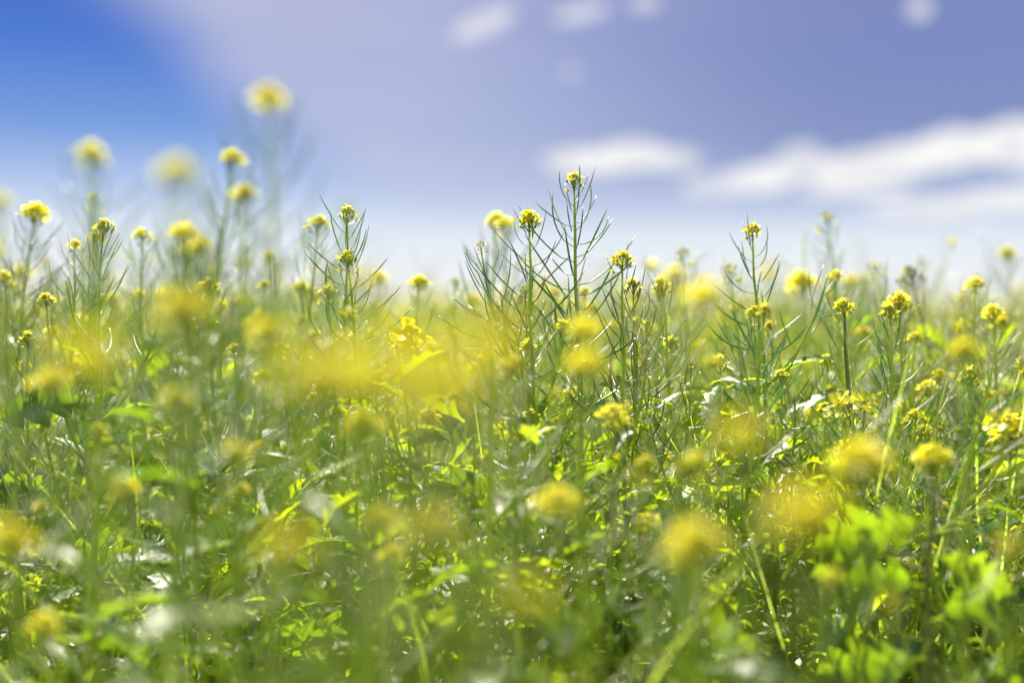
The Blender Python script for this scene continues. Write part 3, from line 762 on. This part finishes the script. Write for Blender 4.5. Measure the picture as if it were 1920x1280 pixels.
 (1750, 845, 0.80, -0.02, 'softly blurred yellow ball on a dark stem with big lobed leaves at lower right', dict(head='open', podk='g', branches=0, hs=0.85, pods=0.01, big=7, leaves=6, thick=1.7)),
 (1300, 850, 0.70, 0.0, 'small blurred bloom right of centre below the pale blur', dict(head='round', podk='g', branches=0, hs=0.9)),
 (1395, 785, 0.40, 0.0, 'faint green-yellow bloom right of centre veiling the stems', dict(head='open', podk='g', branches=0, hs=0.7)),
 (80, 1155, 0.66, 0.0, 'golden bloom in the bottom left corner', dict(head='round', podk='g', branches=0, hs=1.0)),
 (15, 990, 0.50, 0.0, 'blurred bloom cut by the left edge low down', dict(head='open', podk='g', branches=0, hs=0.8)),
 (1808, 640, 0.66, 0.0, 'blurred bright bloom near the right edge above the bristly head', dict(head='round', podk='g', branches=1, hs=0.9)),
 (680, 778, 0.66, 0.0, 'dull blurred bloom left of centre below the yellow patch', dict(head='round', podk='g', branches=1, hs=1.1)),
 (1890, 1000, 0.52, 0.0, 'faint bloom with pale leaf at the right edge low down', dict(head='round', podk='g', branches=0, hs=0.5)),
 (1080, 1225, 0.62, 0.0, 'small dull bloom at the bottom edge near centre', dict(head='small', podk='g', branches=0, hs=0.9)),
]
for (px, py, D, slope, label, kw) in HERO:
    if D < 0.7 and py > 520: kw['leaves'] = 8 if 'big' in kw else 0; kw['pods'] = kw.get('pods', 1) * 0.4; kw['branches'] = 1 if 'patch' in label else 0
    if D < 0.9 and py <= 520: kw['hs'] = kw.get('hs', 1) * 0.62
    elif 'patch' in label and D > .5: pass
    elif py <= 700: kw['hs'] = kw.get('hs', 1) * 0.88
    if D < 0.8 and py > 520: kw['hs'] = kw.get('hs', 1) * (0.76 if 'patch' in label else 0.84 if D > 0.45 else 0.74); kw['thick'] = kw.get('thick', 0.8)
    hero(px, py, D, label, slope, **kw)

LEAFY = [
 (1690, 985, 0.92, 'bright translucent lobed leaves left of the dark stem at lower right'), (1800, 1050, 0.95, 'lobed leaves right of the dark stem at lower right'),
 (1720, 1130, 0.95, 'leafy young plant glowing under the dark gap at lower right'), (1600, 1160, 1.0, 'leafy young plant left of the dark gap at lower right'),
 (1850, 1180, 1.0, 'leafy young plant in the bottom right corner'), (1440, 1120, 0.8, 'blurred leafy clump right of centre at the bottom'),
 (1180, 1110, 0.75, 'soft bright leaves just right of centre near the bottom'), (1290, 1010, 1.0, 'leafy sprig below the golden bloom right of centre'),
 (1010, 790, 1.0, 'dark folded lobed leaves under the leafy mustard plant at centre'), (1480, 720, 1.0, 'bright curled leaf clump right of the slender plant stem'),
 (900, 1030, 0.95, 'leafy sprig low at the middle of the frame'), (720, 1080, 1.0, 'star-shaped leaf tuft low left of centre'),
 (560, 900, 1.0, 'leafy sprig in the lower left half below the dull bloom'), (380, 980, 1.05, 'broad leaves low at left of centre'),
 (240, 1060, 1.0, 'leafy sprig above the bottom left bloom'), (90, 880, 1.0, 'leafy sprig at the left edge in the lower half'),
 (20, 640, 1.0, 'bright leaf clump at the left edge below the skyline'), (460, 1180, 0.8, 'leaf clump near the bottom left of centre'),
 (730, 1210, 0.6, 'strongly blurred bright leaf near the bottom left of centre'),
]
for (px, py, D, label) in LEAFY:
    top = P(px, py, D)
    o = build_plant(Vector((top.x, top.y, 0)), top.z, lean=(U(-.02, .02), 0), head='none', pods=0.001, branches=0, leaves=3, big=6, thick=0.8)
    tag(o, label, 'leafy plants without flowers', 'leafy plant')

# ------------------------------------------------------------------ the rest of the crop, one object per plant
def cap_row(px):
    xs = [-400, 0, 150, 300, 450, 560, 640, 720, 790, 870, 960, 1100, 1250, 1400, 1560, 1700, 1850, 2300]
    ys = [400, 405, 420, 440, 450, 490, 510, 545, 575, 562, 540, 530, 515, 515, 495, 485, 455, 440]
    return float(np.interp(px, xs, ys))
def copy_tree(o, parent=None):
    c = o.copy(); COL.objects.link(c)
    if parent is not None: c.parent = parent
    for ch in o.children: copy_tree(ch, c)
    return c
protos_near = []
protos_far = []
for i in range(8):
    o = build_plant((0, -50, 0), 0.5, lean=(U(-.11, .11), U(-.11, .11)), head=['spiky', 'none', 'spiky', 'round', 'small', 'round', 'none', 'spiky'][i], hs=0.7, podk='gbggbwgb'[i],
                    pods=U(.75, 1.0), branches=3, leaves=3, rlen=U(.12, .17), tall_branch=bool(i % 2))
    protos_near.append(o)
for i in range(7):
    o = build_plant((0, -50, 0), 0.5, lean=(U(-.11, .11), U(-.11, .11)), head=['spiky', 'round', 'none', 'round', 'open', 'small', 'spiky'][i], hs=0.85, podk='gbgbgwgw'[i],
                    pods=U(.8, 1.0), branches=4, leaves=4, rlen=U(.12, .17), joined='low', tall_branch=bool(i % 2), seg=8, sides=4)
    protos_far.append(o)
LAND = [(100, 'at the left edge'), (250, 'around the far-left spiky head'), (400, 'below the blurred pale balls at left'), (560, 'under the tall leaning left plant'),
        (700, 'around the upright plant left of centre'), (900, 'in the central sky gap'), (1020, 'beside the brownish-podded plant'), (1130, 'around the tallest plant'),
        (1300, 'right of the tallest plant'), (1480, 'around the slender blue-green plant'), (1620, 'around the thick dark stem'), (1780, 'below the withered brown heads'), (9999, 'near the right edge')]
NEAR_LOOK = ['spiky-headed', 'flowerless', 'spiky-headed', 'round-headed', 'small-headed', 'round-headed', 'flowerless', 'spiky-headed']
FAR_LOOK = ['spiky-headed', 'round-headed', 'flowerless', 'round-headed', 'open-headed', 'small-headed', 'spiky-headed']
def describe(px, y, H, k, near):
    look = (NEAR_LOOK if near else FAR_LOOK)[k]
    pc = {'g': 'green', 'b': 'blue-green', 'w': 'pale'}[('gbggbwgb' if near else 'gbgbgwgw')[k]]
    size = 'short' if H < 0.44 else ('mid-height' if H < 0.52 else 'tall')
    depth = ('blurred foreground' if y < 0.85 else 'nearly sharp' if y < 0.96 else 'sharp' if y < 1.08 else 'slightly soft' if y < 1.25 else 'softened'
             if y < 1.5 else 'soft' if y < 1.9 else 'blurred' if y < 2.4 else 'faint')
    where = next(t for lim, t in LAND if px < lim)
    return f'{depth} {size} {look} mustard plant, {pc} pods, {where}'
used = set()
placed = [(P(h[0], h[1], h[2]).x, P(h[0], h[1], h[2]).y) for h in HERO]
def fill(n, y0, y1, protos, hmean, hsd, mind, labeler, group):
    c = 0; tries = 0
    while c < n and tries < 60 * n:
        tries += 1
        y = math.sqrt(U(y0 ** 2, y1 ** 2)); x = U(-1, 1) * (0.40 * y + 0.05)
        if any((x - a) ** 2 + (y - b) ** 2 < mind ** 2 for a, b in placed): continue
        H = random.gauss(hmean, hsd)
        px = 960 + x / (K * y)
        row = cap_row(px) + abs(random.gauss(0, 35)) - 8
        Hmax = CAMZ + (HORIZON - row) * K * y
        H = max(0.33, min(H, Hmax))
        k = random.randrange(len(protos)); pr = protos[k]
        o = pr if pr.name not in used else copy_tree(pr)
        used.add(pr.name)
        o.location = (x, y, 0); o.rotation_euler = (0, 0, U(0, 6.28)); s_ = H / 0.5; o.scale = (s_, s_, s_)
        tag(o, describe(px, y, H, k, protos is protos_near), group)
        placed.append((x, y)); c += 1
    return c
c1 = fill(13, 0.45, 0.85, protos_near, 0.42, 0.03, 0.035,
     lambda px, y: 'blurred mustard plant without bright bloom in the near foreground', 'dull foreground plants')
c2 = fill(62, 0.85, 1.5, protos_near, 0.505, 0.04, 0.035,
     lambda px, y: 'slender mustard plant tangled among the sharp ones below the skyline', 'tangled plants at the focus distance')
c3 = fill(130, 1.5, 2.9, protos_far, 0.56, 0.045, 0.05,
     lambda px, y: 'soft-focus mustard plant in the dense band behind the sharp plants', 'soft-focus plants behind the sharp ones')
for pr in protos_near + protos_far:
    if pr.name not in used:
        for ch in list(pr.children_recursive): bpy.data.objects.remove(ch)
        bpy.data.objects.remove(pr)
print('filled', c1, c2, c3, 'objects', len(bpy.data.objects))
